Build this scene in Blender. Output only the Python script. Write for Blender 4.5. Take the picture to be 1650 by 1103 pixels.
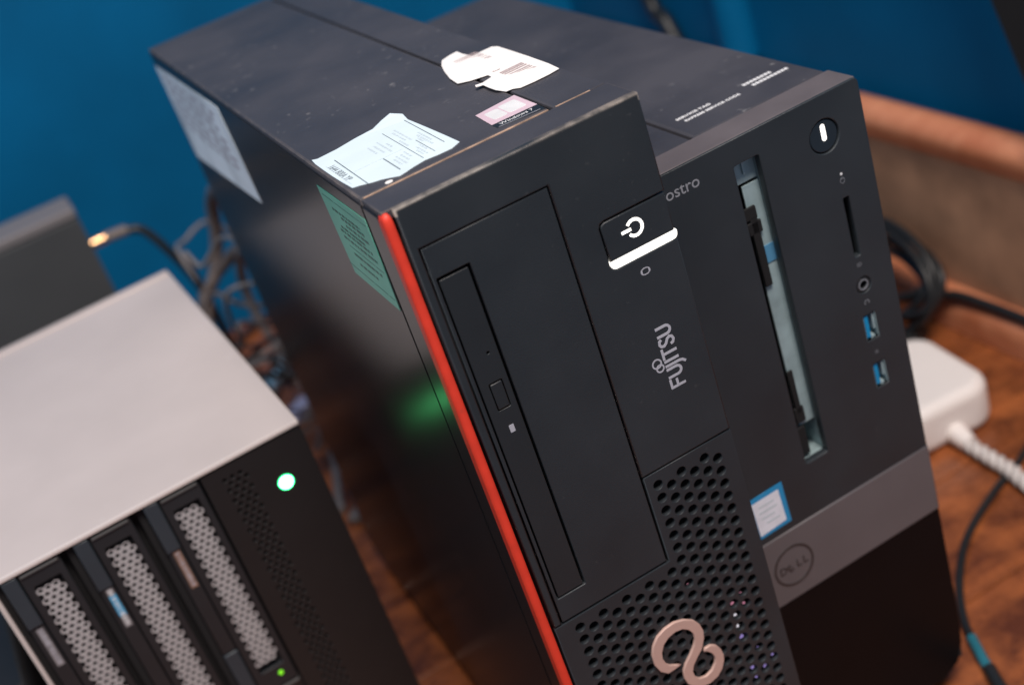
import bpy, bmesh, math, random
from mathutils import Vector, Matrix
random.seed(7)
S = 0.001                      # everything below is written in millimetres
scene = bpy.context.scene
for o in list(bpy.data.objects): bpy.data.objects.remove(o)

# ------------------------------------------------------------------ camera
cd = bpy.data.cameras.new('camera'); cam = bpy.data.objects.new('camera', cd)
scene.collection.objects.link(cam); scene.camera = cam
right = Vector((0.85513825, -0.4247658, -0.29717433))
down = Vector((-0.45020011, -0.3242873, -0.8319601))
fwd = Vector((0.25701834, 0.84522882, -0.46854008))
m = Matrix.Identity(4)
for i in range(3):
    m[i][0] = right[i]; m[i][1] = -down[i]; m[i][2] = -fwd[i]
m.translation = Vector((-82.83, -351.2, 478.12)) * S
cam.matrix_world = m
cd.sensor_width = 36; cd.lens = 46.9; cd.clip_start = 0.01; cd.clip_end = 50
cd.dof.use_dof = True; cd.dof.focus_distance = 0.44; cd.dof.aperture_fstop = 7.4
cd.dof.aperture_blades = 0

# ------------------------------------------------------------------ light
w = bpy.data.worlds.new('World'); scene.world = w; w.use_nodes = True
w.node_tree.nodes['Background'].inputs[0].default_value = (0.50, 0.68, 0.95, 1)
w.node_tree.nodes['Background'].inputs[1].default_value = 0.24
def area(name, loc, target, size, power, col):
    l = bpy.data.lights.new(name, 'AREA'); l.shape = 'DISK'; l.size = size; l.energy = power; l.color = col
    o = bpy.data.objects.new(name, l); scene.collection.objects.link(o)
    o.location = loc
    o.rotation_euler = (Vector(target) - Vector(loc)).to_track_quat('-Z', 'Y').to_euler()
    return o
area('desk_lamp', (0.20, -0.66, 1.50), (0.12, 0.1, 0.2), 0.34, 14, (1.0, 0.88, 0.81))
area('ceiling_lamp', (-0.07, -0.62, 1.9), (0.0, 0.2, 0.2), 0.36, 19, (1.0, 0.90, 0.82))
area('wall_lamp', (-0.95, -0.45, 1.5), (0.1, 0.3, 0.2), 0.5, 8, (0.95, 0.97, 1.0))  # unseen fill light, added to brighten the labels on the left side
vs = scene.view_settings
vs.view_transform = 'Standard'; vs.look = 'None'; vs.exposure = 0.0; vs.gamma = 1.0; vs.use_curve_mapping = False
scene.render.engine = 'CYCLES'
scene.cycles.max_bounces = 6

# ------------------------------------------------------------------ materials
def nodes(name):
    mt = bpy.data.materials.new(name); mt.use_nodes = True
    nt = mt.node_tree; return mt, nt, nt.nodes['Principled BSDF']
def mat(name, col, rough=0.5, metal=0.0, var=0.0, vscale=60, bump=0.0, bscale=900, specks=0.0, speckcol=(0.5, 0.5, 0.5), coat=0.0, spec=0.5, emit=None, estr=0.0, speckscale=220, rvar=0.0):
    mt, nt, b = nodes(name)
    b.inputs['Base Color'].default_value = (*col, 1)
    b.inputs['Roughness'].default_value = rough; b.inputs['Metallic'].default_value = metal
    b.inputs['Coat Weight'].default_value = coat; b.inputs['Specular IOR Level'].default_value = spec
    tc = nt.nodes.new('ShaderNodeTexCoord'); L = nt.links.new
    colout = None
    if var > 0:
        n = nt.nodes.new('ShaderNodeTexNoise'); n.inputs['Scale'].default_value = vscale; n.inputs['Detail'].default_value = 6
        L(tc.outputs['Object'], n.inputs['Vector'])
        r = nt.nodes.new('ShaderNodeMapRange'); r.inputs['From Min'].default_value = 0.3; r.inputs['From Max'].default_value = 0.7
        r.inputs['To Min'].default_value = 1 - var; r.inputs['To Max'].default_value = 1 + var
        L(n.outputs['Fac'], r.inputs['Value'])
        mx = nt.nodes.new('ShaderNodeVectorMath'); mx.operation = 'SCALE'; mx.inputs[0].default_value = col
        L(r.outputs[0], mx.inputs['Scale']); colout = mx.outputs[0]
        if rvar > 0:
            r2 = nt.nodes.new('ShaderNodeMapRange'); r2.inputs['From Min'].default_value = 0.3; r2.inputs['From Max'].default_value = 0.7
            r2.inputs['To Min'].default_value = rough - rvar; r2.inputs['To Max'].default_value = rough + rvar
            L(n.outputs['Fac'], r2.inputs['Value']); L(r2.outputs[0], b.inputs['Roughness'])
    if specks > 0:
        v = nt.nodes.new('ShaderNodeTexNoise'); v.inputs['Scale'].default_value = speckscale; v.inputs['Detail'].default_value = 3
        L(tc.outputs['Object'], v.inputs['Vector'])
        v2 = nt.nodes.new('ShaderNodeTexNoise'); v2.inputs['Scale'].default_value = 18; v2.inputs['Detail'].default_value = 2
        L(tc.outputs['Object'], v2.inputs['Vector'])
        mr = nt.nodes.new('ShaderNodeMapRange'); mr.inputs['From Min'].default_value = 0.66; mr.inputs['From Max'].default_value = 0.78
        mr.inputs['To Max'].default_value = specks
        L(v.outputs['Fac'], mr.inputs['Value'])
        mr2 = nt.nodes.new('ShaderNodeMapRange'); mr2.inputs['From Min'].default_value = 0.42; mr2.inputs['From Max'].default_value = 0.62
        L(v2.outputs['Fac'], mr2.inputs['Value'])
        mu = nt.nodes.new('ShaderNodeMath'); mu.operation = 'MULTIPLY'
        L(mr.outputs[0], mu.inputs[0]); L(mr2.outputs[0], mu.inputs[1])
        mixn = nt.nodes.new('ShaderNodeMix'); mixn.data_type = 'RGBA'
        if colout: L(colout, mixn.inputs['A'])
        else: mixn.inputs['A'].default_value = (*col, 1)
        mixn.inputs['B'].default_value = (*speckcol, 1); L(mu.outputs[0], mixn.inputs['Factor'])
        colout = mixn.outputs['Result']
    if colout: L(colout, b.inputs['Base Color'])
    if bump > 0:
        n = nt.nodes.new('ShaderNodeTexNoise'); n.inputs['Scale'].default_value = bscale; n.inputs['Detail'].default_value = 3
        L(tc.outputs['Object'], n.inputs['Vector'])
        bp = nt.nodes.new('ShaderNodeBump'); bp.inputs['Strength'].default_value = bump; bp.inputs['Distance'].default_value = 0.0004
        L(n.outputs['Fac'], bp.inputs['Height']); L(bp.outputs[0], b.inputs['Normal'])
    if emit:
        b.inputs['Emission Color'].default_value = (*emit, 1); b.inputs['Emission Strength'].default_value = estr
    return mt
def wear(mt, col, amt, radius=0.0009, nscale=160, zmin=None):
    nt = mt.node_tree; b = nt.nodes['Principled BSDF']; L = nt.links.new
    bv = nt.nodes.new('ShaderNodeBevel'); bv.samples = 6; bv.inputs['Radius'].default_value = radius
    g = nt.nodes.new('ShaderNodeNewGeometry'); d = nt.nodes.new('ShaderNodeVectorMath'); d.operation = 'DOT_PRODUCT'
    L(bv.outputs[0], d.inputs[0]); L(g.outputs['True Normal'], d.inputs[1])
    mr = nt.nodes.new('ShaderNodeMapRange'); mr.inputs['From Min'].default_value = 0.995; mr.inputs['From Max'].default_value = 0.90
    L(d.outputs['Value'], mr.inputs['Value'])
    tc = nt.nodes.new('ShaderNodeTexCoord'); n = nt.nodes.new('ShaderNodeTexNoise'); n.inputs['Scale'].default_value = nscale; n.inputs['Detail'].default_value = 5
    L(tc.outputs['Object'], n.inputs['Vector'])
    mn = nt.nodes.new('ShaderNodeMapRange'); mn.inputs['From Min'].default_value = 0.38; mn.inputs['From Max'].default_value = 0.62; mn.inputs['To Max'].default_value = amt; mn.inputs['To Min'].default_value = amt * 0.25
    L(n.outputs['Fac'], mn.inputs['Value'])
    mu = nt.nodes.new('ShaderNodeMath'); mu.operation = 'MULTIPLY'; L(mr.outputs[0], mu.inputs[0]); L(mn.outputs[0], mu.inputs[1])
    if zmin is not None:
        sx = nt.nodes.new('ShaderNodeSeparateXYZ'); L(tc.outputs['Object'], sx.inputs[0])
        gt = nt.nodes.new('ShaderNodeMath'); gt.operation = 'GREATER_THAN'; gt.inputs[1].default_value = zmin; L(sx.outputs['Z'], gt.inputs[0])
        m2 = nt.nodes.new('ShaderNodeMath'); m2.operation = 'MULTIPLY'; L(mu.outputs[0], m2.inputs[0]); L(gt.outputs[0], m2.inputs[1]); mu = m2
    mx = nt.nodes.new('ShaderNodeMix'); mx.data_type = 'RGBA'
    old = b.inputs['Base Color'].links[0].from_socket
    L(old, mx.inputs['A']); mx.inputs['B'].default_value = (*col, 1); L(mu.outputs[0], mx.inputs['Factor']); L(mx.outputs['Result'], b.inputs['Base Color'])
    return mt
def wood(name, base, dark, rough=0.3, scale=14, coat=0.3):
    mt, nt, b = nodes(name); L = nt.links.new
    tc = nt.nodes.new('ShaderNodeTexCoord'); mp = nt.nodes.new('ShaderNodeMapping')
    mp.inputs['Scale'].default_value = (1.0, 2.4, 2.4); L(tc.outputs['Object'], mp.inputs['Vector'])
    n = nt.nodes.new('ShaderNodeTexNoise'); n.inputs['Scale'].default_value = scale; n.inputs['Detail'].default_value = 8; n.inputs['Distortion'].default_value = 1.2
    L(mp.outputs[0], n.inputs['Vector'])
    n2 = nt.nodes.new('ShaderNodeTexNoise'); n2.inputs['Scale'].default_value = 55; n2.inputs['Detail'].default_value = 7; n2.inputs['Roughness'].default_value = 0.7
    L(tc.outputs['Object'], n2.inputs['Vector'])
    ad = nt.nodes.new('ShaderNodeMath'); ad.operation = 'MULTIPLY_ADD'; ad.inputs[1].default_value = 0.55
    L(n2.outputs['Fac'], ad.inputs[0]); L(n.outputs['Fac'], ad.inputs[2])
    r = nt.nodes.new('ShaderNodeValToRGB'); r.color_ramp.elements[0].position = 0.60; r.color_ramp.elements[0].color = (*dark, 1)
    r.color_ramp.elements[1].position = 0.92; r.color_ramp.elements[1].color = (*base, 1)
    L(ad.outputs[0], r.inputs[0]); L(r.outputs[0], b.inputs['Base Color'])
    mr = nt.nodes.new('ShaderNodeMapRange'); mr.inputs['To Min'].default_value = rough - 0.1; mr.inputs['To Max'].default_value = rough + 0.15
    L(n2.outputs['Fac'], mr.inputs['Value']); L(mr.outputs[0], b.inputs['Roughness'])
    b.inputs['Coat Weight'].default_value = coat; b.inputs['Coat Roughness'].default_value = 0.3
    bp = nt.nodes.new('ShaderNodeBump'); bp.inputs['Strength'].default_value = 0.15; bp.inputs['Distance'].default_value = 0.0005
    L(n2.outputs['Fac'], bp.inputs['Height']); L(bp.outputs[0], b.inputs['Normal'])
    return mt
M = {}
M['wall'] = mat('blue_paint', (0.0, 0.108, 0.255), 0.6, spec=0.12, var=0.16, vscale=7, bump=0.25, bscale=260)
M['desk'] = wood('varnished_wood', (0.37, 0.112, 0.034), (0.10, 0.028, 0.011), 0.26)
M['rail'] = wood('rail_wood', (0.62, 0.25, 0.13), (0.50, 0.17, 0.08), 0.35, 10)
M['dusty'] = mat('dusty_board', (0.44, 0.245, 0.145), 0.85, var=0.30, vscale=26, bump=0.3, bscale=300, specks=0.3, speckcol=(0.3, 0.2, 0.13), speckscale=120)
M['plastic'] = mat('black_plastic', (0.0195, 0.0240, 0.0285), 0.46, bump=0.25, bscale=2600, var=0.16, vscale=24, rvar=0.07, specks=0.4, speckcol=(0.12, 0.12, 0.12), speckscale=330)
M['plastic_worn'] = wear(mat('scuffed_black_plastic', (0.0195, 0.0240, 0.0285), 0.46, bump=0.25, bscale=2600, var=0.16, vscale=24, rvar=0.07, specks=0.4, speckcol=(0.12, 0.12, 0.12), speckscale=330), (0.42, 0.36, 0.31), 0.75, zmin=0.3375)
M['plastic2'] = mat('black_plastic_drive', (0.015, 0.0175, 0.020), 0.42, bump=0.2, bscale=2600, var=0.08, vscale=40)
M['metal'] = mat('black_painted_steel', (0.050, 0.048, 0.056), 0.5, bump=0.35, bscale=1500, var=0.22, vscale=22, specks=0.7, speckcol=(0.28, 0.27, 0.27), speckscale=260, rvar=0.08)
M['metal_worn'] = wear(mat('scuffed_black_steel', (0.050, 0.048, 0.056), 0.5, bump=0.35, bscale=1500, var=0.22, vscale=22, specks=0.8, speckcol=(0.30, 0.28, 0.27), speckscale=260, rvar=0.08), (0.42, 0.33, 0.26), 0.45)
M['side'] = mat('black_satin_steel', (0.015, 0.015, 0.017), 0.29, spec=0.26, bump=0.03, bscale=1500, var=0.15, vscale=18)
M['hollow'] = mat('dark_interior', (0.004, 0.004, 0.005), 0.8)
M['red'] = mat('red_trim', (0.74, 0.045, 0.020), 0.5, var=0.10, vscale=120, specks=0.5, speckcol=(0.35, 0.05, 0.03))
M['worn'] = mat('worn_edge', (0.46, 0.31, 0.22), 0.6, var=0.5, vscale=140)
M['rubber'] = mat('rubber', (0.012, 0.012, 0.012), 0.75)
M['print_grey'] = mat('grey_print', (0.42, 0.42, 0.47), 0.5)
M['print_dim'] = mat('dim_print', (0.16, 0.17, 0.19), 0.5)
M['print_mid'] = mat('mid_print', (0.25, 0.26, 0.29), 0.5)
M['print_white'] = mat('white_print', (0.75, 0.75, 0.76), 0.5)
M['emblem'] = mat('champagne_emblem', (0.60, 0.40, 0.34), 0.45, metal=0.15, var=0.05, vscale=100)
M['glow'] = mat('white_glow', (0.9, 0.9, 0.9), 0.4, emit=(1, 0.95, 0.86), estr=1.7)
M['paper_blue'] = mat('pale_blue_paper', (0.62, 0.73, 0.78), 0.6, var=0.04, vscale=60)
M['paper_white'] = mat('white_paper', (0.84, 0.81, 0.78), 0.65, var=0.03, vscale=60)
M['ink'] = mat('dark_ink', (0.12, 0.15, 0.17), 0.6)
M['ink_faint'] = mat('faint_ink', (0.48, 0.56, 0.60), 0.6)
M['ink_warm'] = mat('warm_ink', (0.42, 0.33, 0.33), 0.6)
M['ink_green'] = mat('green_ink', (0.02, 0.09, 0.065), 0.5)
M['paper_green'] = mat('green_paper', (0.125, 0.46, 0.33), 0.45, var=0.08, vscale=50)
M['paper_side'] = mat('pale_label_paper', (0.74, 0.82, 0.88), 0.45, var=0.22, vscale=26)
M['holo'] = mat('pink_hologram', (0.72, 0.54, 0.60), 0.35, metal=0.1, var=0.05, vscale=160)
M['holo2'] = mat('hologram_window', (0.70, 0.70, 0.70), 0.35, var=0.08, vscale=160)
M['dplastic'] = mat('charcoal_plastic', (0.0195, 0.0255, 0.031), 0.48, bump=0.25, bscale=2600, var=0.16, vscale=24, rvar=0.07, specks=0.2, speckcol=(0.10, 0.10, 0.10), speckscale=330)
M['dtrim'] = mat('taupe_trim', (0.135, 0.115, 0.118), 0.45, metal=0.2, var=0.10, vscale=60, bump=0.2, bscale=2000)
M['dband'] = mat('taupe_band', (0.125, 0.112, 0.118), 0.5, metal=0.1, var=0.06, vscale=40, bump=0.2, bscale=2000)
M['dgloss'] = mat('black_lower_panel', (0.004, 0.004, 0.005), 0.35, spec=0.12, var=0.1, vscale=30)
M['steel'] = mat('galvanised_steel', (0.33, 0.44, 0.46), 0.5, metal=0.2, var=0.2, vscale=90)
M['bluetape'] = mat('blue_mark', (0.08, 0.25, 0.42), 0.5)
M['usb_blue'] = mat('usb_blue', (0.0, 0.24, 0.50), 0.4)
M['intel_blue'] = mat('sticker_blue', (0.015, 0.27, 0.55), 0.35)
M['intel_white'] = mat('sticker_white', (0.78, 0.80, 0.88), 0.4, var=0.08, vscale=200)
M['button_gloss'] = mat('gloss_button', (0.014, 0.02, 0.027), 0.2)
M['logo'] = mat('engraved_logo', (0.035, 0.028, 0.028), 0.5)
M['alu'] = mat('brushed_aluminium', (0.60, 0.525, 0.50), 0.5, metal=0.15, specks=0.25, speckcol=(0.8, 0.76, 0.74), speckscale=120, var=0.07, vscale=12, bump=0.1, bscale=1800)
M['alu_edge'] = mat('aluminium_chamfer', (0.86, 0.78, 0.74), 0.3, metal=0.3)
M['nplastic'] = mat('enclosure_plastic', (0.011, 0.0105, 0.011), 0.45, bump=0.2, bscale=2600, var=0.08, vscale=40)
M['tray'] = mat('tray_plastic', (0.016, 0.018, 0.021), 0.4, var=0.08, vscale=60)
M['lever'] = mat('lever_plastic', (0.030, 0.040, 0.050), 0.35, var=0.06, vscale=60)
M['ridge'] = mat('latch_ridge', (0.10, 0.10, 0.10), 0.4)
M['mesh'] = mat('silver_mesh', (0.45, 0.43, 0.44), 0.45, metal=0.2, var=0.06, vscale=60)
M['led_green'] = mat('green_led', (0.7, 1, 0.8), 0.4, emit=(0.12, 1.0, 0.30), estr=22.0)
M['led_halo'] = mat('green_led_rim', (0.0, 0.4, 0.1), 0.4, emit=(0.0, 0.9, 0.25), estr=3.0)
M['led_small'] = mat('small_green_led', (0.2, 0.7, 0.02), 0.4, emit=(0.22, 0.85, 0.02), estr=0.8)
M['lab_orange'] = mat('label_orange', (0.26, 0.145, 0.10), 0.5, var=0.3, vscale=500)
M['lab_blue'] = mat('label_blue', (0.06, 0.32, 0.55), 0.5, var=0.2, vscale=500)
M['lab_grey'] = mat('label_grey', (0.22, 0.20, 0.21), 0.5, var=0.3, vscale=500)
M['white_plastic'] = mat('white_plastic', (0.86, 0.81, 0.78), 0.35, var=0.02, vscale=20)
M['white_braid'] = mat('white_braid', (0.62, 0.58, 0.56), 0.7, var=0.15, vscale=200)
M['black_cable'] = mat('black_cable', (0.014, 0.016, 0.018), 0.4, var=0.1, vscale=50)
M['grey_cable'] = mat('grey_cable', (0.24, 0.215, 0.21), 0.5, var=0.1, vscale=50)
M['brown_cable'] = mat('brown_cable', (0.16, 0.13, 0.12), 0.5, var=0.1, vscale=50)
M['blue_plug'] = mat('pale_blue_plug', (0.22, 0.42, 0.58), 0.4)
M['lilac_plug'] = mat('lilac_plug', (0.42, 0.42, 0.62), 0.4)
M['gold'] = mat('gold_plug', (0.85, 0.52, 0.27), 0.25, metal=0.9)
M['grey_box'] = mat('dark_grey_box', (0.055, 0.058, 0.062), 0.5, var=0.06, vscale=20)
M['grey_box_top'] = mat('pale_grey_box_top', (0.19, 0.175, 0.18), 0.5)
M['glint_pink'] = mat('pink_glow', (0.5, 0.2, 0.3), 0.4, emit=(0.75, 0.30, 0.42), estr=0.55)  # these three emissive colours paint reflected glints seen through the vent
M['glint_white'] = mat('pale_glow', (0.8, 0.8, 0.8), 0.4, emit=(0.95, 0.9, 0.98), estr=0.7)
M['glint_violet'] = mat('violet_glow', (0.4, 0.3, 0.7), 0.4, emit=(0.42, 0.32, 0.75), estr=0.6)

# ------------------------------------------------------------------ helpers
def link(o): scene.collection.objects.link(o); return o
def tag(o, label, cat=None, group=None, kind=None):
    if label: o['label'] = label
    if cat: o['category'] = cat
    if group: o['group'] = group
    if kind: o['kind'] = kind
    return o
def thing(name, loc, rz, label, cat, group=None):
    o = link(bpy.data.objects.new(name, None)); o.empty_display_size = 0.02
    o.location = Vector(loc) * S; o.rotation_euler = (0, 0, rz)
    return tag(o, label, cat, group)
def from_bm(name, bm, mt, parent=None, smooth=None):
    bmesh.ops.recalc_face_normals(bm, faces=bm.faces)
    me = bpy.data.meshes.new(name); bm.to_mesh(me); bm.free()
    if mt: me.materials.append(M[mt] if isinstance(mt, str) else mt)
    if smooth is not None:
        me.shade_smooth()
        me.set_sharp_from_angle(angle=math.radians(smooth))
        for f in me.polygons:
            n_ = f.normal
            if max(abs(n_.x), abs(n_.y), abs(n_.z)) > 0.9995: f.use_smooth = False
    o = link(bpy.data.objects.new(name, me)); o.parent = parent
    return o
def bm_box(bm, x0, x1, y0, y1, z0, z1, bev=0.0, seg=2):
    t = bmesh.new(); bmesh.ops.create_cube(t, size=1)
    for v in t.verts:
        v.co = Vector(((x0 + x1) / 2 + v.co.x * (x1 - x0), (y0 + y1) / 2 + v.co.y * (y1 - y0), (z0 + z1) / 2 + v.co.z * (z1 - z0)))
    if bev > 0: bmesh.ops.bevel(t, geom=t.edges[:], offset=bev, segments=seg, affect='EDGES', profile=0.5)
    off = len(bm.verts); vm = [bm.verts.new(v.co * S) for v in t.verts]
    t.verts.index_update()
    for f in t.faces:
        bm.faces.new([vm[v.index] for v in f.verts])
    t.free()
def box(name, x0, x1, y0, y1, z0, z1, mt, parent=None, bev=0.0, seg=2):
    bm = bmesh.new(); bm_box(bm, x0, x1, y0, y1, z0, z1, bev, seg)
    return from_bm(name, bm, mt, parent, 40 if bev else None)
def boxes(name, lst, mt, parent=None, bev=0.0):
    bm = bmesh.new()
    for b in lst: bm_box(bm, *b, bev)
    return from_bm(name, bm, mt, parent, 40 if bev else None)
FRONT = lambda u, v, w_: (u, -w_, v)            # plane facing -y: u = x, v = z
TOP = lambda u, v, w_: (u, v, w_)               # plane facing +z
LEFT = lambda u, v, w_: (-w_, -u, v)            # plane facing -x: u = -y, v = z
def curve_mesh(cu):
    ob = link(bpy.data.objects.new('tmp', cu))
    dg = bpy.context.evaluated_depsgraph_get(); dg.update()
    me = bpy.data.meshes.new_from_object(ob.evaluated_get(dg))
    bpy.data.objects.remove(ob); bpy.data.curves.remove(cu)
    return me
def finish(name, me, basis, w0, depth, mt, parent, fn=None):
    zs = [v.co.z for v in me.vertices]; zmax = max(zs)
    for v in me.vertices:
        u, vv, ww = v.co.x, v.co.y, v.co.z - zmax + w0
        if fn: ww += fn(u, vv)
        v.co = Vector(basis(u, vv, ww)) * S
    bm = bmesh.new(); bm.from_mesh(me); bpy.data.meshes.remove(me)
    bmesh.ops.remove_doubles(bm, verts=bm.verts, dist=1e-7)
    return from_bm(name, bm, mt, parent)
def plate(name, outer, holes, depth, mt, parent, basis=FRONT, w0=0.0, bev=0.0, fn=None):
    cu = bpy.data.curves.new('c', 'CURVE'); cu.dimensions = '2D'; cu.fill_mode = 'BOTH'
    outs = outer if isinstance(outer[0][0], (tuple, list)) else [outer]
    for poly in outs + list(holes):
        sp = cu.splines.new('POLY'); sp.points.add(len(poly) - 1); sp.use_cyclic_u = True
        for p_, q_ in zip(sp.points, poly): p_.co = (q_[0], q_[1], 0, 1)
    cu.extrude = max(depth / 2 - bev, 0.001)
    if bev > 0: cu.bevel_depth = bev; cu.bevel_resolution = 1; cu.offset = -bev
    return finish(name, curve_mesh(cu), basis, w0, depth, mt, parent, fn)
def text(name, s, size, mt, parent, org, basis=FRONT, w0=0.0, rot=0.0, xs=1.0, depth=0.12, bold=0.0, align='LEFT', spacing=1.0):
    cu = bpy.data.curves.new('t', 'FONT'); cu.body = s; cu.size = size; cu.extrude = depth / 2; cu.align_x = align
    cu.offset = bold; cu.space_character = spacing; cu.resolution_u = 3
    me = curve_mesh(cu); c, sn = math.cos(rot), math.sin(rot)
    for v in me.vertices:
        x, y = v.co.x * xs, v.co.y
        v.co.x = org[0] + x * c - y * sn; v.co.y = org[1] + x * sn + y * c
    return finish(name, me, basis, w0, depth, mt, parent)
def rect(x0, x1, z0, z1, r=0.0, n=4, corners=(1, 1, 1, 1)):
    if x0 > x1: x0, x1 = x1, x0
    if z0 > z1: z0, z1 = z1, z0
    if r <= 0: return [(x0, z0), (x1, z0), (x1, z1), (x0, z1)]
    out = []
    for (cx, cz, a0), on in zip(((x0 + r, z0 + r, 180), (x1 - r, z0 + r, 270), (x1 - r, z1 - r, 0), (x0 + r, z1 - r, 90)), corners):
        if not on:
            out.append({180: (x0, z0), 270: (x1, z0), 0: (x1, z1), 90: (x0, z1)}[a0]); continue
        for k in range(n + 1):
            a = math.radians(a0 + 90 * k / n); out.append((cx + r * math.cos(a), cz + r * math.sin(a)))
    return out
def circ(x, z, r, n=24, sx=1.0): return [(x + sx * r * math.cos(2 * math.pi * k / n), z + r * math.sin(2 * math.pi * k / n)) for k in range(n)]
def stroke_poly(pts, wd):
    """outline of an open stroke of width wd"""
    L_, R_ = [], []
    n = len(pts)
    for i in range(n):
        a = Vector(pts[max(i - 1, 0)]); b = Vector(pts[min(i + 1, n - 1)]); d = (b - a).normalized()
        if 0 < i < n - 1:
            d1 = (Vector(pts[i]) - a).normalized(); d2 = (b - Vector(pts[i])).normalized()
            d = (d1 + d2).normalized(); k = 1 / max(d.dot(d1), 0.5)
        else: k = 1
        nrm = Vector((-d.y, d.x)) * wd / 2 * k; p_ = Vector(pts[i])
        L_.append(tuple(p_ + nrm)); R_.append(tuple(p_ - nrm))
    return L_ + R_[::-1]
def arc(cx, cy, r, a0, a1, n=10, ry=None):
    ry = ry or r
    return [(cx + r * math.cos(math.radians(a0 + (a1 - a0) * k / n)), cy + ry * math.sin(math.radians(a0 + (a1 - a0) * k / n))) for k in range(n + 1)]
def strokes(name, lst, wd, depth, mt, parent, basis=FRONT, w0=0.0, tf=lambda p_: p_):
    """several strokes joined into one flat print mesh"""
    bm = bmesh.new()
    for si, st in enumerate(lst):
        w_s = w0 + 0.012 * si
        pl = [tf(p_) for p_ in st]; n = len(pl); po = stroke_poly(pl, wd)
        top = [bm.verts.new(Vector(basis(u, v, w_s)) * S) for u, v in po]
        bot = [bm.verts.new(Vector(basis(u, v, w0 - depth)) * S) for u, v in po]
        N = len(po)
        for i in range(n - 1):
            bm.faces.new((top[i], top[i + 1], top[N - 2 - i], top[N - 1 - i]))
        for i in range(N): bm.faces.new((top[i], bot[i], bot[(i + 1) % N], top[(i + 1) % N]))
    return from_bm(name, bm, mt, parent)
def rects_print(name, rl, mt, parent, basis, w0, depth=0.08, rot=0.0, org=(0, 0)):
    bm = bmesh.new(); c, s = math.cos(rot), math.sin(rot)
    for x0, x1, z0, z1 in rl:
        q = [(x0, z0), (x1, z0), (x1, z1), (x0, z1)]
        q = [(org[0] + (x - org[0]) * c - (z - org[1]) * s, org[1] + (x - org[0]) * s + (z - org[1]) * c) for x, z in q]
        a = [bm.verts.new(Vector(basis(u, v, w0)) * S) for u, v in q]; b_ = [bm.verts.new(Vector(basis(u, v, w0 - depth)) * S) for u, v in q]
        bm.faces.new(a)
        for i in range(4): bm.faces.new((a[i], b_[i], b_[(i + 1) % 4], a[(i + 1) % 4]))
    return from_bm(name, bm, mt, parent)
def catmull(pts, per=10):
    P = [Vector(p_) for p_ in pts]; P = [2 * P[0] - P[1]] + P + [2 * P[-1] - P[-2]]; out = []
    for i in range(1, len(P) - 2):
        for k in range(per):
            t = k / per; a, b, c, d = P[i - 1:i + 3]
            out.append(0.5 * ((2 * b) + (c - a) * t + (2 * a - 5 * b + 4 * c - d) * t * t + (3 * b - a - 3 * c + d) * t ** 3))
    out.append(P[-2]); return out
def bm_tube(bm, path, r, n=10):
    rings = []; up = Vector((0.03, 0.05, 1)).normalized()
    for i, p_ in enumerate(path):
        d = (path[min(i + 1, len(path) - 1)] - path[max(i - 1, 0)]).normalized()
        a = (up - d * up.dot(d))
        if a.length < 1e-4: a = Vector((1, 0, 0)) - d * d.x
        a.normalize(); up = a; b = d.cross(a)
        rr = r(i / (len(path) - 1)) if callable(r) else r
        rings.append([bm.verts.new((p_ + (a * math.cos(2 * math.pi * k / n) + b * math.sin(2 * math.pi * k / n)) * rr) * S) for k in range(n)])
    for A, B in zip(rings, rings[1:]):
        for k in range(n): bm.faces.new((A[k], A[(k + 1) % n], B[(k + 1) % n], B[k]))
    bm.faces.new(rings[0]); bm.faces.new(rings[-1])
def tube(name, pts, r, mt, parent=None, per=10, n=10):
    bm = bmesh.new(); bm_tube(bm, catmull(pts, per), r, n)
    return from_bm(name, bm, mt, parent, 50)

# ------------------------------------------------------------------ setting
def struct(o): o['kind'] = 'structure'; return o
struct(box('wall_back', -900, 424, 775, 815, -400, 1500, 'wall'))
struct(box('wall_right', 424, 464, -220, 815, -400, 1500, 'wall'))

desk = thing('desk', (0, 0, 0), 0, 'reddish brown varnished wooden desk top under the computers', 'desk')
y = -255.0
while y < 770:
    y1 = min(y + 80, 774)
    box('plank', -620, 423.5, y + 0.25, y1 - 0.25, -22, 0, 'desk', desk, bev=0.5, seg=1)
    y += 80
box('apron', -600, 415, -240, -220, -110, -22.4, 'desk', desk, bev=2)

rail = thing('desk_rail', (398, 300, 0), 0, 'dusty brown upright wooden board with rounded orange top edge along blue wall', 'board')
box('board_face', 0, 20, -515, 474, 0.3, 118, 'dusty', rail, bev=1)
bm = bmesh.new(); prof = [(-3, 117)] + [(6 + 12 * math.cos(math.radians(a)), 128 + 11 * math.sin(math.radians(a))) for a in range(200, -21, -20)] + [(21, 117)]
A = [bm.verts.new(Vector((x, -515, z)) * S) for x, z in prof]; B = [bm.verts.new(Vector((x, 474, z)) * S) for x, z in prof]
for i in range(len(prof)): bm.faces.new((A[i], A[(i + 1) % len(prof)], B[(i + 1) % len(prof)], B[i]))
bm.faces.new(A); bm.faces.new(B)
from_bm('cap', bm, 'rail', rail, 50)
bm = bmesh.new(); prof = [(-0.2, 0.4), (-0.2, 23)] + [(-17 + 17 * math.cos(math.radians(a)), 6 + 17 * math.sin(math.radians(a))) for a in range(75, 181, 15)] + [(-34 + 0.0, 0.4)]
prof = [(-0.2, 0.4), (-0.2, 24), (-6, 24), (-11, 22), (-14, 18), (-15.5, 12), (-16, 0.4)]
A = [bm.verts.new(Vector((x, -515, z)) * S) for x, z in prof]; B = [bm.verts.new(Vector((x, 474, z)) * S) for x, z in prof]
for i in range(len(prof)): bm.faces.new((A[i], A[(i + 1) % len(prof)], B[(i + 1) % len(prof)], B[i]))
bm.faces.new(A); bm.faces.new(B)
from_bm('moulding', bm, 'rail', rail, 50)

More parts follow.
